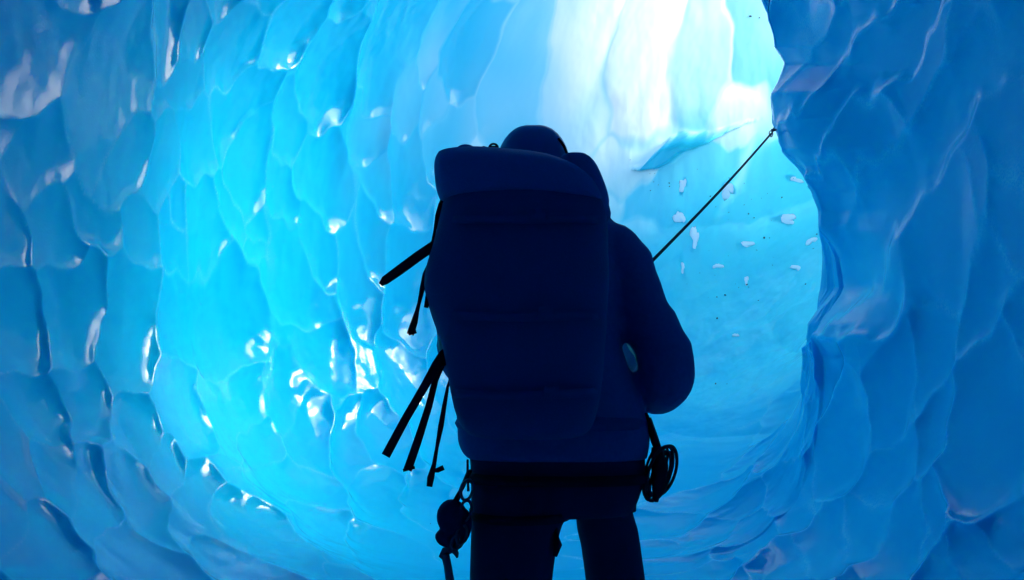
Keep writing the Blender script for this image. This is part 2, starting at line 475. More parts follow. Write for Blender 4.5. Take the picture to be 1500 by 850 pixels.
def plain(name, col, rough=0.8, spec=0.3, metal=0.0, bump=0.0, scale=60.0, col2=None):
    m, nt, out = node_setup(name)
    N = nt.nodes.new; L = nt.links.new
    b = N('ShaderNodeBsdfPrincipled')
    geo = N('ShaderNodeTexCoord')
    n = N('ShaderNodeTexNoise'); n.inputs['Scale'].default_value = scale; n.inputs['Detail'].default_value = 4
    L(geo.outputs['Object'], n.inputs['Vector'])
    c = N('ShaderNodeMix'); c.data_type = 'RGBA'
    c.inputs['A'].default_value = (*col, 1)
    c.inputs['B'].default_value = (*(col2 or [x * 1.5 for x in col]), 1)
    L(n.outputs['Fac'], c.inputs['Factor']); L(c.outputs['Result'], b.inputs['Base Color'])
    b.inputs['Roughness'].default_value = rough
    b.inputs['Metallic'].default_value = metal
    b.inputs['Specular IOR Level'].default_value = spec
    if bump:
        bp = N('ShaderNodeBump'); bp.inputs['Strength'].default_value = bump; bp.inputs['Distance'].default_value = 0.004
        L(n.outputs['Fac'], bp.inputs['Height']); L(bp.outputs['Normal'], b.inputs['Normal'])
    L(b.outputs[0], out.inputs['Surface'])
    return m


M_PACK = plain('pack_nylon', (0.015, 0.062, 0.17), 0.75, 0.25, bump=0.4, scale=220)
M_LID = plain('lid_nylon', (0.026, 0.12, 0.29), 0.7, 0.25, bump=0.4, scale=220)  # lid, jacket and helmet paler: veiling glare is put into the colour
M_WEB = plain('webbing', (0.006, 0.008, 0.02), 0.8, 0.2, bump=0.4, scale=400)
M_TAPE = plain('pack_tape', (0.016, 0.068, 0.18), 0.8, 0.2, bump=0.4, scale=400)
M_JACKET = plain('jacket_shell', (0.020, 0.095, 0.24), 0.65, 0.25, bump=0.3, scale=90)
M_PANTS = plain('trouser_cloth', (0.006, 0.018, 0.055), 0.85, 0.2, bump=0.3, scale=160)
M_SKIN = plain('skin', (0.42, 0.26, 0.19), 0.5, 0.4)
M_GLOVE = plain('glove_leather', (0.01, 0.01, 0.014), 0.7, 0.3)
M_BOOT = plain('boot_leather', (0.012, 0.011, 0.012), 0.6, 0.3)
M_HELMET = plain('helmet_plastic', (0.026, 0.12, 0.29), 0.4, 0.4, scale=8)
M_METAL = plain('dark_metal', (0.10, 0.10, 0.11), 0.35, 0.5, metal=1.0)
M_ROPE = plain('rope_sheath', (0.010, 0.035, 0.04), 0.85, 0.2, bump=0.5, scale=300)
M_HAIR = plain('hair', (0.03, 0.02, 0.012), 0.6, 0.3)
M_GRIT = plain('grit', (0.045, 0.045, 0.05), 0.9, 0.2)
M_SNOW = plain('white_ice', (0.75, 0.82, 0.86), 0.45, 0.4, bump=0.5, scale=40, col2=(0.85, 0.9, 0.92))


# ------------------------------------------------------------------ mesh makers
def from_pydata(name, vs, fs, mat, parent=None, smooth=True):
    me = bpy.data.meshes.new(name)
    me.from_pydata([tuple(v) for v in vs], [], fs)
    me.validate()
    if smooth: me.polygons.foreach_set('use_smooth', [True] * len(me.polygons))
    return link_mesh(name, me, mat, parent)


class MB:
    """collects shapes that become one mesh"""

    def __init__(self):
        self.v = []; self.f = []

    def rings(self, rings, caps=True):
        n = len(rings[0]); o = len(self.v)
        for r_ in rings: self.v += [tuple(p) for p in r_]
        for k in range(len(rings) - 1):
            for a in range(n):
                b = (a + 1) % n
                self.f.append((o + k * n + a, o + k * n + b, o + (k + 1) * n + b, o + (k + 1) * n + a))
        if caps:
            self.f.append(tuple(o + a for a in reversed(range(n))))
            e = o + (len(rings) - 1) * n
            self.f.append(tuple(e + a for a in range(n)))

    def tube(self, pts, rad, n=12, squash=1.0, wob=0.0):
        pts = [Vector(p) for p in pts]
        if not hasattr(rad, '__len__'): rad = [rad] * len(pts)
        up = Vector((0.13, 0.31, 0.94)); rings = []
        for k, p in enumerate(pts):
            t = (pts[min(k + 1, len(pts) - 1)] - pts[max(k - 1, 0)]).normalized()
            a = t.cross(up)
            if a.length < 0.05: a = t.cross(Vector((1, 0, 0)))
            a.normalize(); b = t.cross(a).normalized()
            if k and a.dot(pa) < 0: a, b = -a, -b
            pa = a
            rings.append([p + (a * math.cos(2 * math.pi * q / n) + b * squash * math.sin(2 * math.pi * q / n)) *
                          rad[k] * (1 + wob * math.sin(3 * q + 2.3 * k) * math.sin(1.7 * k + q)) for q in range(n)])
        self.rings(rings)

    def ribbon(self, pts, widths, thick=0.0022, face=Vector((0, -1, 0.1))):
        pts = [Vector(p) for p in pts]; rings = []
        for k, p in enumerate(pts):
            t = (pts[min(k + 1, len(pts) - 1)] - pts[max(k - 1, 0)]).normalized()
            side = t.cross(face).normalized(); nn = side.cross(t).normalized()
            w_ = widths[k] / 2
            rings.append([p + side * w_ + nn * thick, p - side * w_ + nn * thick, p - side * w_ - nn * thick, p + side * w_ - nn * thick])
        self.rings(rings)

    def box(self, c, dx, dy, dz, rot=None):
        c = Vector(c); m = rot or Matrix.Identity(3)
        o = len(self.v)
        for sx in (-1, 1):
            for sy in (-1, 1):
                for sz in (-1, 1): self.v.append(tuple(c + m @ Vector((sx * dx / 2, sy * dy / 2, sz * dz / 2))))
        for q in ((0, 1, 3, 2), (4, 6, 7, 5), (0, 4, 5, 1), (2, 3, 7, 6), (0, 2, 6, 4), (1, 5, 7, 3)):
            self.f.append(tuple(o + a for a in q))

    def ball(self, c, r_, n=14, sx=1, sy=1, sz=1, rot=None):
        rings = []
        for k in range(1, n):
            t = math.pi * k / n
            ring = []
            for q in range(n * 2):
                a = math.pi * q / n
                v_ = Vector((math.sin(t) * math.cos(a) * sx, math.sin(t) * math.sin(a) * sy, math.cos(t) * sz)) * r_
                if rot: v_ = rot @ v_
                ring.append(Vector(c) + v_)
            rings.append(ring)
        self.rings(rings)

    def torus(self, c, R_, r_, axis, n=24, m=8, stretch=1.0, up=None):
        ax = Vector(axis).normalized()
        u = (up or ax.orthogonal()).normalized(); v_ = ax.cross(u)
        o = len(self.v)
        for a in range(n):
            ca, sa = math.cos(2 * math.pi * a / n), math.sin(2 * math.pi * a / n)
            ctr_ = Vector(c) + u * (R_ * stretch * ca) + v_ * (R_ * sa)
            d_ = (u * ca + v_ * sa).normalized()
            for b in range(m):
                cb, sb = math.cos(2 * math.pi * b / m), math.sin(2 * math.pi * b / m)
                self.v.append(tuple(ctr_ + d_ * r_ * cb + ax * r_ * sb))
        for a in range(n):
            for b in range(m):
                self.f.append((o + a * m + b, o + ((a + 1) % n) * m + b, o + ((a + 1) % n) * m + (b + 1) % m, o + a * m + (b + 1) % m))

    def build(self, name, mat, parent=None, smooth=True, origin=None, remesh=0, sub=0, bevel=0):
        vs = self.v
        if parent is not None:
            inv = parent.matrix_world.inverted() if False else Matrix.Translation(-root_loc(parent))
            vs = [inv @ Vector(v_) for v_ in vs]
        elif origin is not None:
            vs = [Vector(v_) - Vector(origin) for v_ in vs]
        o = from_pydata(name, vs, self.f, mat, parent, smooth)
        if parent is None and origin is not None: o.location = origin
        if remesh:
            r_ = o.modifiers.new('remesh', 'REMESH'); r_.mode = 'VOXEL'; r_.voxel_size = remesh; r_.use_smooth_shade = True
            sm = o.modifiers.new('smooth', 'SMOOTH'); sm.factor = 0.5; sm.iterations = 4
        if bevel:
            bv = o.modifiers.new('bevel', 'BEVEL'); bv.width = bevel; bv.segments = 2
        if sub:
            sb = o.modifiers.new('sub', 'SUBSURF'); sb.levels = sub; sb.render_levels = sub
        return o


def root_loc(o):
    p = Vector((0, 0, 0))
    while o is not None:
        p = p + o.location; o = o.parent
    return p


def empty(name, loc):
    o = bpy.data.objects.new(name, None); COL.objects.link(o); o.location = loc
    o.empty_display_size = 0.1
    return o


def sring(py, xl, xr, Y, dep, n=44, ex=0.8, fold=0.0, y_shift=0.0):
    """closed loop in a level plane through what the photo shows at row py, from xl to xr, at distance Y"""
    a, b = at(xl, py, Y), at(xr, py, Y)
    c = (a + b) / 2; hw = (b.x - a.x) / 2
    ring = []
    for k in range(n):
        t = 2 * math.pi * k / n
        cx, sy = math.cos(t), math.sin(t)
        x = math.copysign(abs(cx) ** ex, cx) * hw; y = math.copysign(abs(sy) ** ex, sy) * dep
        f_ = 1 + fold * math.sin(5 * t + py * 0.21) * math.sin(py * 0.13 + 2 * t)
        ring.append(Vector((c.x + x * f_, c.y + y * f_ + y_shift, c.z)))
    return ring


def floor_z(x, y):
    m = (P[..., 2] < 1.0)
    d = np.where(m, (P[..., 0] - x) ** 2 + (P[..., 1] - y) ** 2, 9)
    i, j = np.unravel_index(np.argmin(d), d.shape)
    return float(P[i, j, 2])


M_SNOWFIELD = plain('dirty_snow', (0.35, 0.38, 0.42), 0.8, 0.2, bump=0.5, scale=1.5, col2=(0.62, 0.66, 0.70))
ridge_blocker()

# ------------------------------------------------------------------ the climber
YB = 2.22
fl, fr = Vector((-0.02, 2.16, 0)), Vector((0.28, 2.46, 0))
fl.z, fr.z = floor_z(fl.x, fl.y), floor_z(fr.x, fr.y)
HIP = at(817, 690, YB + .02); CHEST = at(785, 400, YB); NECK = at(783, 285, YB + 0.03); HEAD = at(783, 250, YB + 0.06)
SHR, SHL = at(884, 345, YB), at(676, 345, YB)
ELR = at(972, 552, YB - 0.03); WRR = at(905, 486, 2.60); HDR = at(880, 461, 2.70)
ELL = at(660, 520, YB + 0.02); WRL = at(745, 560, 2.62); HDL = at(765, 566, 2.70)
HPL, HPR = at(758, 735, YB - 0.01), at(886, 735, YB + 0.05)
KNL = Vector((0.0, 2.12, fl.z + 0.50)); KNR = Vector((0.262, 2.42, fr.z + 0.50))
KNL.x = at(750, 850, 2.12).x + 0.01; KNR.x = at(905, 850, 2.42).x
ANL, ANR = fl + Vector((0, 0, 0.10)), fr + Vector((0, 0, 0.10))
fl.x = KNL.x - 0.015; ANL.x = fl.x; fr.x = KNR.x + 0.01; ANR.x = fr.x

# the body under the clothes: one skinned surface
JN = [(HIP, .13), (CHEST - Vector((0, 0, .12)), .125), (CHEST, .14), (NECK, .062), (HEAD - Vector((0, 0, .03)), .075), (HEAD + Vector((0, 0, .05)), .09),
      (SHR, .06), (ELR, .045), (WRR, .022), (HDR, .014), (SHL, .06), (ELL, .045), (WRL, .022), (HDL, .014),
      (HPL, .062), (KNL, .045), (ANL, .042), (fl + Vector((0, .14, .04)), .035), (HPR, .060), (KNR, .045), (ANR, .042), (fr + Vector((0, .14, .04)), .035)]
ED = [(0, 1), (1, 2), (2, 3), (3, 4), (4, 5), (2, 6), (6, 7), (7, 8), (8, 9), (2, 10), (10, 11), (11, 12), (12, 13),
      (0, 14), (14, 15), (15, 16), (16, 17), (0, 18), (18, 19), (19, 20), (20, 21)]
ORG = Vector((HIP.x, 2.3, min(fl.z, fr.z)))
me = bpy.data.meshes.new('person')
me.from_pydata([tuple(p - ORG) for p, _r in JN], ED, [])
person = link_mesh('person', me, M_SKIN); person.location = ORG
sk = person.modifiers.new('skin', 'SKIN')
for k, (_p, r_) in enumerate(JN):
    me.skin_vertices[0].data[k].radius = (r_, r_)
me.skin_vertices[0].data[0].use_root = True
sk.use_smooth_shade = True
sbv = person.modifiers.new('sub', 'SUBSURF'); sbv.levels = 1; sbv.render_levels = 2
tag(person, 'climber in a dark jacket, trousers and helmet standing with their back turned', 'person')

# face and hair (turned away from the photograph)
fc = HEAD + Vector((0, 0.085, -0.005))
m = MB(); m.ball(fc + Vector((0, .012, -.01)), .016, 8, .8, 1.3, 1.4); m.build('nose', M_SKIN, person)
m = MB(); m.ball(fc + Vector((0, -.002, -.05)), .02, 8, 1.3, .6, .35); m.build('mouth', M_SKIN, person)
for sx in (-1, 1):
    m = MB(); m.ball(fc + Vector((sx * .033, -.004, .018)), .011, 8, 1.2, .7, .7); m.build('eye', M_HAIR, person)
    m = MB(); m.ball(HEAD + Vector((sx * .088, 0, -.005)), .026, 8, .4, .8, 1.2); m.build('ear', M_SKIN, person)
m = MB(); m.ball(HEAD + Vector((0, -.02, -.02)), .098, 14, .93, .95, 1.0); m.build('hair', M_HAIR, person)

# helmet: shell, rim and chin strap
m = MB()
hc = at(781, 243, YB + 0.05)
rings = []
for k in range(13):
    t = math.pi / 2 * k / 12
    rings.append([hc + Vector((math.cos(a) * .112 * math.cos(t) ** .85, math.sin(a) * .132 * math.cos(t) ** .85, .118 * math.sin(t) - .004 * math.cos(4 * a) * math.cos(t)))
                  for a in [2 * math.pi * q / 36 for q in range(36)]])
rings[-1] = [hc + Vector((0, 0, .118)) + Vector((math.cos(a), math.sin(a), 0)) * .004 for a in [2 * math.pi * q / 36 for q in range(36)]]
m.rings([[p - Vector((0, 0, .03)) for p in rings[0]]] + rings)
helmet = m.build('helmet', M_HELMET, person)
m = MB()
m.rings([[hc + Vector((math.cos(a) * r_[0], math.sin(a) * r_[0] * 1.17, r_[1])) for a in [2 * math.pi * q / 40 for q in range(40)]]
         for r_ in ((.108, -.035), (.119, -.036), (.119, -.022), (.111, -.018))], caps=False)
m.build('rim', M_WEB, helmet)
m = MB()
m.tube([at(818, 203, YB - .05), at(826, 214, YB - .055), at(831, 226, YB - .05), at(829, 245, YB - .02)], .004, 8)
m.tube([hc + Vector((.10, .02, -.03)), hc + Vector((.085, .05, -.12)), hc + Vector((0, .085, -.16)), hc + Vector((-.085, .05, -.12)), hc + Vector((-.10, .02, -.03))], .006, 8)
m.build('chin_strap', M_WEB, helmet)

# jacket: trunk, hood collar and two sleeves, grown together
m = MB()
TR = [(262, 745, 826, .10), (285, 722, 852, .11), (305, 680, 884, .12), (340, 660, 903, .14), (400, 655, 907, .15), (460, 655, 906, .15), (500, 657, 907, .15),
      (545, 661, 921, .15), (590, 667, 938, .155), (618, 669, 949, .16), (645, 671, 950, .165), (664, 678, 948, .165)]
m.rings([sring(py, xl, xr, YB, d_, fold=0.008) for py, xl, xr, d_ in TR])
m.rings([sring(655, 676, 949, YB, .165), sring(672, 686, 946, YB, .16)])


def limb(pts, rads, k=6):
    """smooth path through joints with radii, for sleeves and legs"""
    P_, R_ = [], []
    n = len(pts)
    for a in range(n - 1):
        p0, p1, p2, p3 = pts[max(a - 1, 0)], pts[a], pts[a + 1], pts[min(a + 2, n - 1)]
        for q in range(k if a < n - 2 else k + 1):
            t = q / k
            P_.append(0.5 * ((2 * p1) + (p2 - p0) * t + (2 * p0 - 5 * p1 + 4 * p2 - p3) * t * t + (3 * p1 - p0 - 3 * p2 + p3) * t ** 3))
            R_.append(rads[a] + (rads[a + 1] - rads[a]) * t)
    return P_, R_


def sleeve(mb, pts, rads):
    p_, r_ = limb(pts, rads)
    r_ = [x * (1 + 0.035 * math.sin(k * 1.9) + 0.025 * math.sin(k * 3.7 + 1)) for k, x in enumerate(r_)]
    mb.tube(p_, r_, 20, wob=0.012)


sleeve(m, [at(862, 350, YB), at(908, 380, YB), at(938, 450, YB - .01), at(975, 526, YB - .03), at(964, 565, YB + .05), at(930, 520, YB + .26), WRR],
       [.075, .086, .078, .080, .082, .066, .05])
sleeve(m, [at(690, 350, YB), at(672, 385, YB + .03), at(674, 450, YB + .05), at(676, 515, YB + .06), at(690, 540, YB + .12), at(725, 548, YB + .3), WRL],
       [.07, .078, .072, .07, .066, .058, .048])
jacket = m.build('jacket', M_JACKET, person, remesh=0.011)

# trousers: seat and two legs, grown together
m = MB()
m.rings([sring(py, xl, xr, YB, d_) for py, xl, xr, d_ in
         [(640, 684, 942, .15), (680, 689, 944, .155), (710, 690, 941, .155), (738, 690, 931, .15), (752, 700, 922, .13)]])


def leg(rows, low):
    rr = [sring(py, xl, xr, Y, (at(xr, py, Y).x - at(xl, py, Y).x) / 2 * 1.02, ex=0.95, fold=0.012) for py, xl, xr, Y in rows]
    for (c, r_) in low:
        rr.append([Vector((c.x + math.cos(2 * math.pi * k / 44) * r_, c.y + math.sin(2 * math.pi * k / 44) * r_ * 1.1, c.z)) for k in range(44)])
    m.rings(rr)


leg([(715, 690, 836, YB - .03), (752, 690, 832, YB - .05), (768, 690, 823, YB - .06), (800, 689, 815, YB - .08), (850, 688, 809, YB - .1)],
    [(KNL, .088), (KNL * .6 + ANL * .4, .082), (ANL + Vector((0, 0, .08)), .075)])
leg([(715, 826, 934, YB + .04), (748, 843, 926, YB + .06), (775, 845, 934, YB + .09), (800, 851, 938, YB + .12), (850, 858, 945, YB + .16)],
    [(KNR, .086), (KNR * .6 + ANR * .4, .080), (ANR + Vector((0, 0, .08)), .074)])
m.build('trousers', M_PANTS, person, remesh=0.011)

# harness: waist belt and leg loops
m = MB()
wr = [sring(py, xl, xr, YB, d_) for py, xl, xr, d_ in [(690, 686, 948, .163), (704, 686, 947, .165)]]
m.rings([[p + (p - HIP).normalized() * .004 for p in r_] for r_ in wr])
for (py0, xl, xr, Y) in ((741, 837, 932, YB + .05), (752, 687, 836, YB - .05)):
    hw = (at(xr, py0, Y).x - at(xl, py0, Y).x) / 2
    m.rings([sring(py0 - 6, xl, xr, Y, hw * 1.05, ex=.95), sring(py0 + 6, xl + 1, xr - 1, Y, hw * 1.05, ex=.95)])
m.tube([at(812, 760, YB - .1), at(815, 785, YB - .14), at(817, 798, YB - .15), at(813, 815, YB - .15)], [.006, .007, .012, .006], 8)
m.build('harness', M_WEB, person)

# boots
for f_, an in ((fl, ANL), (fr, ANR)):
    m = MB()
    m.rings([[Vector((f_.x + math.cos(t) * w_, f_.y + oy + math.sin(t) * l_, f_.z + z_)) for t in [2 * math.pi * k / 28 for k in range(28)]]
             for z_, w_, l_, oy in ((0.0, .05, .148, .045), (.03, .052, .152, .045), (.06, .05, .135, .035), (.09, .05, .10, .01), (.14, .054, .072, 0), (.22, .058, .07, 0), (.27, .06, .072, 0))])
    b_ = m.build('boot', M_BOOT, person)
    m = MB()
    m.rings([[Vector((f_.x + math.cos(t) * .056, f_.y + .045 + math.sin(t) * .156, f_.z + z_)) for t in [2 * math.pi * k / 28 for k in range(28)]] for z_ in (-.012, .02)])
    m.build('sole', M_WEB, b_)


# gloves: palm, four fingers of unequal length and a thumb, closed round the rope
def glove(wr_, hd, grip, mirror):
    d_ = (hd - wr_).normalized(); g = grip.normalized()
    pn_ = d_.cross(g).normalized() * mirror           # the way the fingers curl
    m_ = MB()
    m_.tube([wr_ - d_ * .05, wr_, wr_ + d_ * .03], [.05, .046, .036], 14)
    m_.tube([wr_ + d_ * .01, wr_ + d_ * .05, hd], [.032, .040, .036], 14, squash=.62)
    for q, ln in enumerate((.92, 1.0, .95, .78)):
        b0 = hd + g * (.030 - .020 * q) - d_ * .004
        pts = [b0, b0 + (d_ * .030 + pn_ * .006) * ln, b0 + (d_ * .040 + pn_ * .032) * ln, b0 + (d_ * .020 + pn_ * .048) * ln, b0 + (d_ * .004 + pn_ * .044) * ln]
        m_.tube(pts, [.0115, .011, .0105, .010, .0085], 10)
    t0 = wr_ + d_ * .035 + g * .030
    m_.tube([t0, t0 + g * .022 + d_ * .018 + pn_ * .008, t0 + g * .018 + d_ * .038 + pn_ * .03, t0 + g * .004 + d_ * .045 + pn_ * .046], [.014, .0125, .0115, .009], 10)
    m_.build('glove', M_GLOVE, person, remesh=0.004)


ANCH = None
ii = np.where((~np.isfinite(PXX)) | (~inner) | (U0 > 4), 1e9, (PXX - 1149) ** 2 + (PYY - 186) ** 2)
ai, aj = np.unravel_index(np.argmin(ii), ii.shape)
ANCH = Vector(P[ai, aj]); AN_N = Vector(nrm[ai, aj])
ropedir = (ANCH - HDR).normalized()
glove(WRR, HDR, ropedir, 1)
glove(WRL, HDL, Vector((0.2, 0.1, 1)), -1)

# ------------------------------------------------------------------ rope and its ice screw
screw_p = ANCH + AN_N * 0.05
GRIP = HDR + (HDR - WRR).normalized() * .022 + Vector((0, 0, -.012))
a_ = screw_p + Vector((-.02, -.01, -.03))
pts = [a_ + (GRIP - a_) * t - Vector((0, 0, .02 * math.sin(math.pi * t))) for t in [k / 24 for k in range(25)]]
end = GRIP + Vector((-.30, .10, 0))
end.z = floor_z(end.x, end.y) + .012
tail = [GRIP + Vector((-.03, .02, -.08)), GRIP + Vector((-.16, .04, -.30)), GRIP + Vector((-.26, .05, -.60)), end + Vector((.0, 0, .25)), end, end + Vector((-.02, .12, .02)), end + Vector((.03, .2, .03))]
tp_, tr_ = limb([pts[-1]] + tail, [.0075] * 8, 8)
for q in tp_[30:]:
    q.z = max(q.z, floor_z(q.x, q.y) + .008)
m = MB(); m.tube(pts + tp_[1:], .0075, 8)
rope = m.build('rope', M_ROPE, origin=a_)
tag(rope, 'taut dark rope running from the climber up to the right ice wall', 'rope')
scr = empty('ice_screw', ANCH)
m = MB(); m.tube([ANCH - AN_N * .05, ANCH + AN_N * .055], .009, 12); m.tube([ANCH + AN_N * .05, ANCH + AN_N * .062], .016, 12); m.build('screw_tube', M_METAL, scr)
m = MB(); m.ribbon([ANCH + AN_N * .04 + Vector((0, 0, .02)), ANCH + AN_N * .045 + Vector((-.01, 0, -.01)), ANCH + AN_N * .05 + Vector((-.018, 0, -.04))], [.03, .034, .026], .002, AN_N)
hg = m.build('hanger', M_METAL, scr)
m = MB(); m.torus(a_, .016, .004, Vector((.3, -1, .2)), stretch=1.5, up=Vector((0, 0, 1))); m.build('carabiner', M_METAL, scr)
tag(scr, 'small metal ice screw holding the top of the rope at the right wall', 'ice screw')

# ------------------------------------------------------------------ the backpack
YP = 1.96
pack = empty('backpack', at(770, 640, YP))
tag(pack, 'large dark navy rucksack with loose hanging straps on the climber\'s back', 'backpack')
m = MB()
PK = [(281, 652, 878, .125), (300, 648, 886, .14), (330, 643, 889, .15), (360, 636, 890, .155), (388, 625, 891, .16), (420, 621, 891, .16), (448, 627, 890, .16),
      (480, 638, 888, .155), (508, 650, 885, .15), (550, 656, 882, .145), (600, 664, 876, .135), (632, 676, 866, .12), (645, 700, 845, .08)]
m.rings([sring(py, xl, xr, YP, d_, fold=0.016) for py, xl, xr, d_ in PK])
body = m.build('pack_body', M_PACK, pack, sub=1)
m = MB()
LD = [(213, 648, 800, .05), (214.5, 642, 815, .07), (219, 638, 836, .11), (227, 636, 852, .135), (242, 638, 868, .145), (258, 641, 875, .148), (272, 645, 881, .145), (285, 652, 884, .13)]
m.rings([[p + Vector((0, 0, at(750, py, YP - d_).z - at(750, py, YP).z - .09 * max(0, p.x - at(705, py, YP).x) * (1 - k_ / 9))) for p in sring(py, xl, xr, YP, d_, ex=.6, fold=0.012)] for k_, (py, xl, xr, d_) in enumerate(LD)])
m.ball(at(683, 222, YP), .016, 8, 1.8, 3, .8)
lid = m.build('lid', M_LID, pack, sub=1)
m = MB()
m.box(at(722, 218, YP - .03), .022, .012, .012); m.torus(at(723, 217, YP - .03), .011, .003, Vector((0, 1, 0)))
m.ribbon([at(706, 219, YP - .05), at(716, 221, YP - .05), at(732, 222, YP - .04)], [.018] * 3)
m.build('buckle', M_WEB, lid)
m = MB()
for py0, py1, xa, xb in ((300, 420, 884, 889), (420, 560, 890, 884)):
    pass
# quilted side pocket on the right and the ribbed outline above the shoulder
m.rings([sring(py, xl, xr, YP + .02, d_, fold=.01) for py, xl, xr, d_ in
         [(230, 822, 856, .05), (236, 818, 866, .07), (250, 818, 876, .08), (268, 832, 882, .09), (285, 832, 889, .095), (300, 832, 892, .095), (306, 832, 890, .09), (316, 834, 895, .09), (330, 838, 893, .07)]])
m.build('side_pocket', M_LID, pack, sub=1)
for sx, xs in ((-1, (705, 692, 688, 690)), (1, (835, 862, 868, 862))):
    m = MB()
    m.ribbon([at(xs[0], 272, YP + .12), at(xs[1], 292, YB - .01) + Vector((0, .05, .05)), at(xs[2], 345, YB + .17), at(xs[3], 450, YB + .17), at(xs[3], 520, YP + .15)],
             [.06, .065, .065, .05, .03], .006, Vector((sx * .1, 1, .3)))
    m.build('shoulder_strap', M_WEB, pack)
m = MB()
m.rings([[p + (p - HIP).normalized() * .012 for p in sring(py, xl, xr, YB, d_)] for py, xl, xr, d_ in [(606, 672, 940, .165), (622, 671, 943, .168), (640, 674, 944, .168)]])
m.build('hip_belt', M_PACK, pack, sub=1)


def on_pack(px, py, lift=.008):
    k = [r_[0] for r_ in PK]
    xl, xr, dp = (float(np.interp(py, k, [r_[c] for r_ in PK])) for c in (1, 2, 3))
    a, b = at(xl, py, YP), at(xr, py, YP)
    p = at(px, py, YP - dp)
    c = max(-1, min(1, (p.x - (a.x + b.x) / 2) / ((b.x - a.x) / 2)))
    sn = math.sqrt(1 - abs(c) ** 2.5)
    return Vector((p.x, YP - dp * sn ** .8 - lift, a.z))


for y in (338, 470, 575):
    m = MB(); m.ribbon([on_pack(x, y + 5 * math.sin((x - 650) / 70), .012) for x in range(662, 880, 12)], [.020] * 19, .0025)
    m.box(on_pack(760 + y // 12, y, .016), .034, .012, .030)
    m.build('compression_strap', M_TAPE, pack)


def strap(pts, widths, extra=None, Y=YP - .02, lab=None, th=.0022):
    mb = MB()
    sc = lambda w_: w_ * Y / FPX
    mb.ribbon([at(x, y, Y + dz) for x, y, dz in pts], [sc(w_) for w_ in widths], th)
    if extra: extra(mb)
    o_ = mb.build('strap', M_WEB, pack, smooth=False)
    if lab: o_['label'] = lab
    return o_


strap([(652, 288, .02), (646, 300, 0), (641, 316, -.01), (637, 338, -.01), (633, 358, 0), (630, 372, .02), (636, 392, .04)], [9, 8, 7, 4, 4, 4, 5])
strap([(652, 345, .03), (634, 361, 0), (612, 376, -.02), (585, 396, -.035), (564, 411, -.04), (557, 417, -.042)], [15, 15, 15, 14.5, 13, 6], lab='broad stiff strap sticking out to the left')
strap([(630, 385, .02), (622, 402, 0), (619, 422, -.005), (614, 444, -.01), (611, 456, -.01), (607, 472, -.015), (601, 490, -.02)], [6, 6, 8, 5, 6, 10, 11],
      lambda mb: mb.box(at(604, 487, YP - .045), .020, .008, .010, Matrix.Rotation(-.3, 3, 'Y')))
strap([(632, 420, 0), (628, 436, -.02), (624, 451, -.02)], [12, 10, 6])
strap([(662, 512, .04), (650, 520, .01), (640, 534, -.01), (622, 566, -.03), (594, 614, -.05), (565, 668, -.06)], [16, 16, 14, 12, 12, 12.5], lab='longest of the loose straps below the pack')
strap([(655, 524, .03), (646, 534, 0), (638, 556, -.01), (628, 596, -.03), (612, 646, -.05), (597, 689, -.055)], [14, 12, 9, 10, 11.5, 12],
      lambda mb: mb.box(at(599, 687, YP - .08), .028, .008, .007, Matrix.Rotation(-.25, 3, 'Y')))
strap([(662, 548, .03), (656, 566, 0), (651, 594, -.01), (646, 624, -.02), (640, 656, -.03), (636, 680, -.03), (631, 700, -.035), (629, 713, -.035)], [3, 4, 6.5, 8, 5, 6, 10, 8],
      lambda mb: (mb.ribbon([at(637, 690, YP - .05), at(641, 689, YP - .05), at(650, 685, YP - .05)], [.008, .012, .012]),))

# ------------------------------------------------------------------ gear at the hips
YG = 2.06
px2m = YG / FPX
ice = empty('ice_axe', at(655, 812, YG))
tag(ice, 'black ice axe hanging head up from the climber\'s left hip', 'ice axe')
m = MB(); m.tube([at(652, 812, YG), at(656, 830, YG), at(659, 850, YG), at(668, 940, YG + .02), at(676, 1010, YG + .03)], [.0135, .0125, .0125, .0125, .012], 10, squash=.7); sh = m.build('shaft', M_METAL, ice)
m = MB(); m.tube([at(676, 1010, YG + .03), at(680, 1045, YG + .03)], [.011, .002], 8); m.build('spike', M_METAL, sh)
m = MB(); m.ribbon([at(645, 817, YG), at(652, 808, YG), at(664, 803, YG), at(672, 797, YG), at(682, 787, YG)], [.010, .022, .02, .022, .012], .005)
m.ribbon([at(664, 803, YG), at(669, 812, YG), at(670, 817, YG)], [.02, .012, .004], .005)
m.build('head', M_METAL, ice)
pch = empty('gear_pouch', at(664, 730, YG))
tag(pch, 'round black pouch and karabiners hanging at the climber\'s left hip', 'pouch')
m = MB(); m.ball(at(662, 757, YG), 22 * px2m, 14, 1.0, .8, 1.12); m.ball(at(652, 789, YG), 13 * px2m, 10, 1.2, .7, .9, Matrix.Rotation(.5, 3, 'Y'))
m.ball(at(672, 772, YG + .02), 19 * px2m, 10, 1.0, .8, 1.5, Matrix.Rotation(.2, 3, 'Y')); m.build('pouch', M_PANTS, pch, remesh=.005)
m = MB(); m.tube([at(688, 690, YG + .03), at(678, 712, YG), at(668, 734, YG)], [.010, .013, .011], 8, squash=.5)
m.tube([at(685, 674, YG + .05), at(685, 690, YG + .03), at(686, 720, YG + .02)], .0035, 8); m.build('sling', M_WEB, pch)
for (x, y, s_) in ((684, 718, 1), (676, 783, .9), (682, 748, 1), (667, 795, .7)):
    m = MB(); m.torus(at(x, y, YG - .01), .016 * s_, .0042, Vector((.5, -1, .1)), stretch=1.6, up=Vector((.2, 0, 1))); m.build('karabiner', M_METAL, pch)
YC = 2.16
px2m = YC / FPX
coil = empty('cord_coil', at(948, 620, YC))
tag(coil, 'bundle of thin dark cord looped at the climber\'s right hip', 'cord')
m = MB()
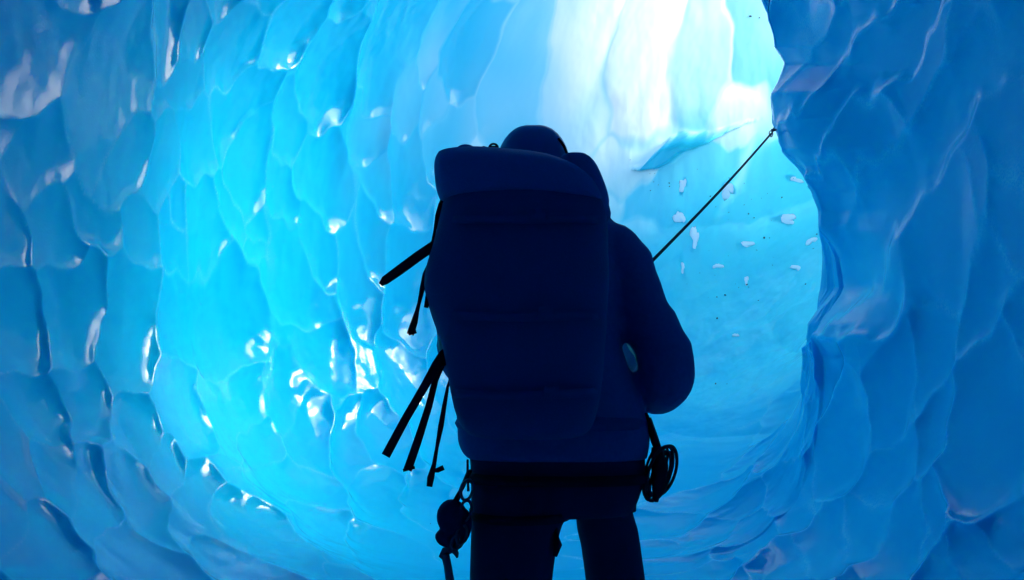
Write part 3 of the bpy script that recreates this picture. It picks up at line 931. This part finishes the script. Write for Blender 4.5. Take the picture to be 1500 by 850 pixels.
for k, (cx, cy, rx, ry, tl_) in enumerate(((966, 694, 16, 42, .32), (970, 690, 19, 38, .30), (963, 697, 15, 38, .36), (974, 688, 16, 36, .25), (960, 700, 14, 34, .3), (968, 698, 12, 38, .38), (957, 692, 12, 38, .25), (965, 690, 8, 36, .3))):
    pp = []
    for q in range(33):
        t = 2 * math.pi * q / 32
        x, y = rx * math.cos(t), ry * math.sin(t)
        pp.append(at(cx + x * math.cos(tl_) - y * math.sin(tl_), cy + x * math.sin(tl_) + y * math.cos(tl_), YC + .012 * math.sin(t + k) + .008 * (k - 3)))
    m.tube(pp, .0042, 6)
m.build('loops', M_ROPE, coil).name = 'cord_loop'
m = MB(); m.tube([at(946, 606, YC + .01), at(952, 622, YC), at(958, 645, YC), at(962, 658, YC)], [.008, .011, .012, .009], 10, squash=.6)
m.tube([at(952, 612, YC), at(962, 640, YC), at(972, 672, YC)], .004, 6)
m.tube([at(962, 655, YC - .01), at(966, 690, YC - .02), at(960, 735, YC - .01)], [.016, .022, .008], 10, squash=.8); m.build('sling', M_WEB, coil)

# ------------------------------------------------------------------ things on the ramp


def on_wall(px, py):
    ok_ = (~inner) & np.isfinite(PXX) & (~gone)
    x_, y_, f_ = project(P)
    d = np.nan_to_num(np.where(ok_, (x_ - px) ** 2 + (y_ - py) ** 2, 1e9), nan=1e9)
    i, j = np.unravel_index(np.argmin(d), d.shape)
    return Vector(P[i, j]), Vector(nrm[i, j]), float(f_[i, j])


CHUNKS = [
 (1001, 271, 12, 22, 5, 'tall white ice chunk, upper left one beside the rope under the dark slit'),
 (1066, 277, 17, 28, -10, 'broad white ice chunk at the right of the rope near its middle'),
 (996, 318, 15, 24, -20, 'wedge of white ice just left of the rope above the climber\'s shoulder'),
 (1018, 350, 11, 34, 14, 'long bent white ice chunk right of the rope beside the climber\'s shoulder'),
 (1000, 392, 9, 36, 0, 'thin upright string of white ice close to the climber\'s upper arm'),
 (1150, 321, 34, 13, 25, 'largest flat white ice chunk near the edge of the right ice wall'),
 (1092, 358, 22, 11, 12, 'flat white ice chunk in the middle of the ramp'),
 (1051, 389, 14, 9, 15, 'small white ice chunk in the middle of the ramp, nearest the climber\'s sleeve'),
 (1190, 352, 16, 12, -20, 'small white ice chunk touching the edge of the right ice wall'),
 (1172, 393, 22, 9, 25, 'thin slanting sliver of white ice low by the right ice wall'),
 (1162, 262, 26, 8, 20, 'narrow white ice streak below the top of the rope'),
 (1076, 489, 16, 7, 8, 'lowest white ice chunk on the ramp, level with the climber\'s elbow'),
 (1093, 410, 9, 14, 0, 'tiny upright white ice chunk among dark grit on the ramp'),
]
for k, (px, py, w_, h_, an, lab) in enumerate(CHUNKS):
    p, n_, f_ = on_wall(px, py)
    s_ = f_ / FPX
    right = Vector((1, 0, 0)) - n_ * n_.x; right.normalize(); upv = n_.cross(right) * -1
    if upv.z < 0: upv = -upv
    fs_ = max(0.35, abs(n_.dot((Vector(CAM) - p).normalized())))
    rr_ = random.Random(k)
    mb = MB(); rings = []
    NQ = 24
    ca, sa = math.cos(R(an)), math.sin(R(an))
    for lv_ in range(6):
        t = lv_ / 5; rad_ = (1 - t ** 2.2) ** .6 if lv_ < 5 else .05
        ring = []
        for q in range(NQ):
            a = 2 * math.pi * q / NQ
            jit = 1 + .30 * math.sin(2 * a + k) + .22 * math.sin(3 * a + 2.1 * k) + .16 * math.sin(5 * a + 1.7 * k + lv_) + rr_.uniform(-.12, .12)
            x, y = math.cos(a) * w_ / 2 * s_ * rad_ * jit, math.sin(a) * h_ / 2 * s_ * rad_ * jit
            ring.append(p + right * (x * ca + y * sa) + upv * (-x * sa + y * ca) / fs_ ** .5 + n_ * (t * .09 * min(w_, h_) * s_ - .004))
        rings.append(ring)
    mb.rings(rings)
    o_ = mb.build('ice_chunk', M_SNOW, origin=p)
    tag(o_, lab, 'ice chunk', 'white ice chunks on the ramp')

mb = MB()
rg = random.Random(5)
GR = [(1096, 17, 4, 4), (1109, 20, 5, 3), (1090, 30, 3, 2), (960, 268, 20, 6), (1135, 175, 4, 3)]
spots = []
for cx, cy, rx, ry, n_ in ((1120, 385, 10, 16, 9), (1090, 420, 10, 12, 8), (1060, 440, 25, 12, 9), (1085, 292, 30, 12, 10), (1110, 288, 22, 8, 7), (1000, 260, 45, 10, 8), (960, 270, 16, 8, 7),
                           (1020, 400, 16, 16, 7), (1175, 385, 8, 20, 4), (1075, 305, 16, 8, 5), (1150, 285, 20, 12, 4), (1000, 690, 25, 14, 6), (970, 745, 12, 10, 4), (1040, 560, 50, 8, 5), (1110, 350, 70, 60, 14), (930, 250, 25, 6, 5),
                           (1102, 18, 9, 5, 5), (1130, 180, 5, 5, 2), (650, 765, 12, 20, 5)):
    for _ in range((n_ + 1) // 2): spots.append((rg.gauss(cx, rx), rg.gauss(cy, ry)))
for px, py in spots:
    p, n_, f_ = on_wall(px, py)
    r_ = rg.choice([.003, .004, .005, .006, .008, .011]) * f_ / 9
    rot = Matrix.Rotation(rg.uniform(0, 6), 3, Vector((rg.uniform(-1, 1), rg.uniform(-1, 1), 1)).normalized())
    mb.ball(p, r_, 4, rg.uniform(.7, 1.7), rg.uniform(.6, 1.2), rg.uniform(.5, 1), rot)
tag(mb.build('grit', M_GRIT, smooth=False), kind='stuff')

# ------------------------------------------------------------------ light
w = bpy.data.worlds.new('World'); scene.world = w; w.use_nodes = True
nt = w.node_tree
bg = nt.nodes['Background']
sky = nt.nodes.new('ShaderNodeTexSky'); sky.sky_type = 'NISHITA'; sky.sun_disc = False
sky.dust_density = 2.0; sky.air_density = 0.7; sky.ozone_density = 0.0; sky.sun_elevation = SUN_EL; sky.sun_rotation = SUN_AZ
nt.links.new(sky.outputs[0], bg.inputs['Color'])
bg.inputs['Strength'].default_value = 0.15
sd = bpy.data.lights.new('sun', 'SUN'); sd.energy = 0.5; sd.angle = R(10); sd.color = (1, 0.96, 0.9)
so = bpy.data.objects.new('sun', sd); COL.objects.link(so)
v = Vector((math.sin(SUN_AZ) * math.cos(SUN_EL), math.cos(SUN_AZ) * math.cos(SUN_EL), math.sin(SUN_EL)))
so.rotation_euler = v.to_track_quat('Z', 'Y').to_euler()

# ------------------------------------------------------------------ render settings
scene.view_settings.view_transform = 'Standard'
scene.view_settings.look = 'None'
scene.view_settings.gamma = 1
scene.view_settings.exposure = 2.05
scene.render.engine = 'CYCLES'
cy = scene.cycles
cy.max_bounces = 10; cy.diffuse_bounces = 8; cy.glossy_bounces = 3
cy.transmission_bounces = 2; cy.volume_bounces = 0
cy.caustics_reflective = False; cy.caustics_refractive = False
cy.sample_clamp_indirect = 12
cy.use_denoising = True
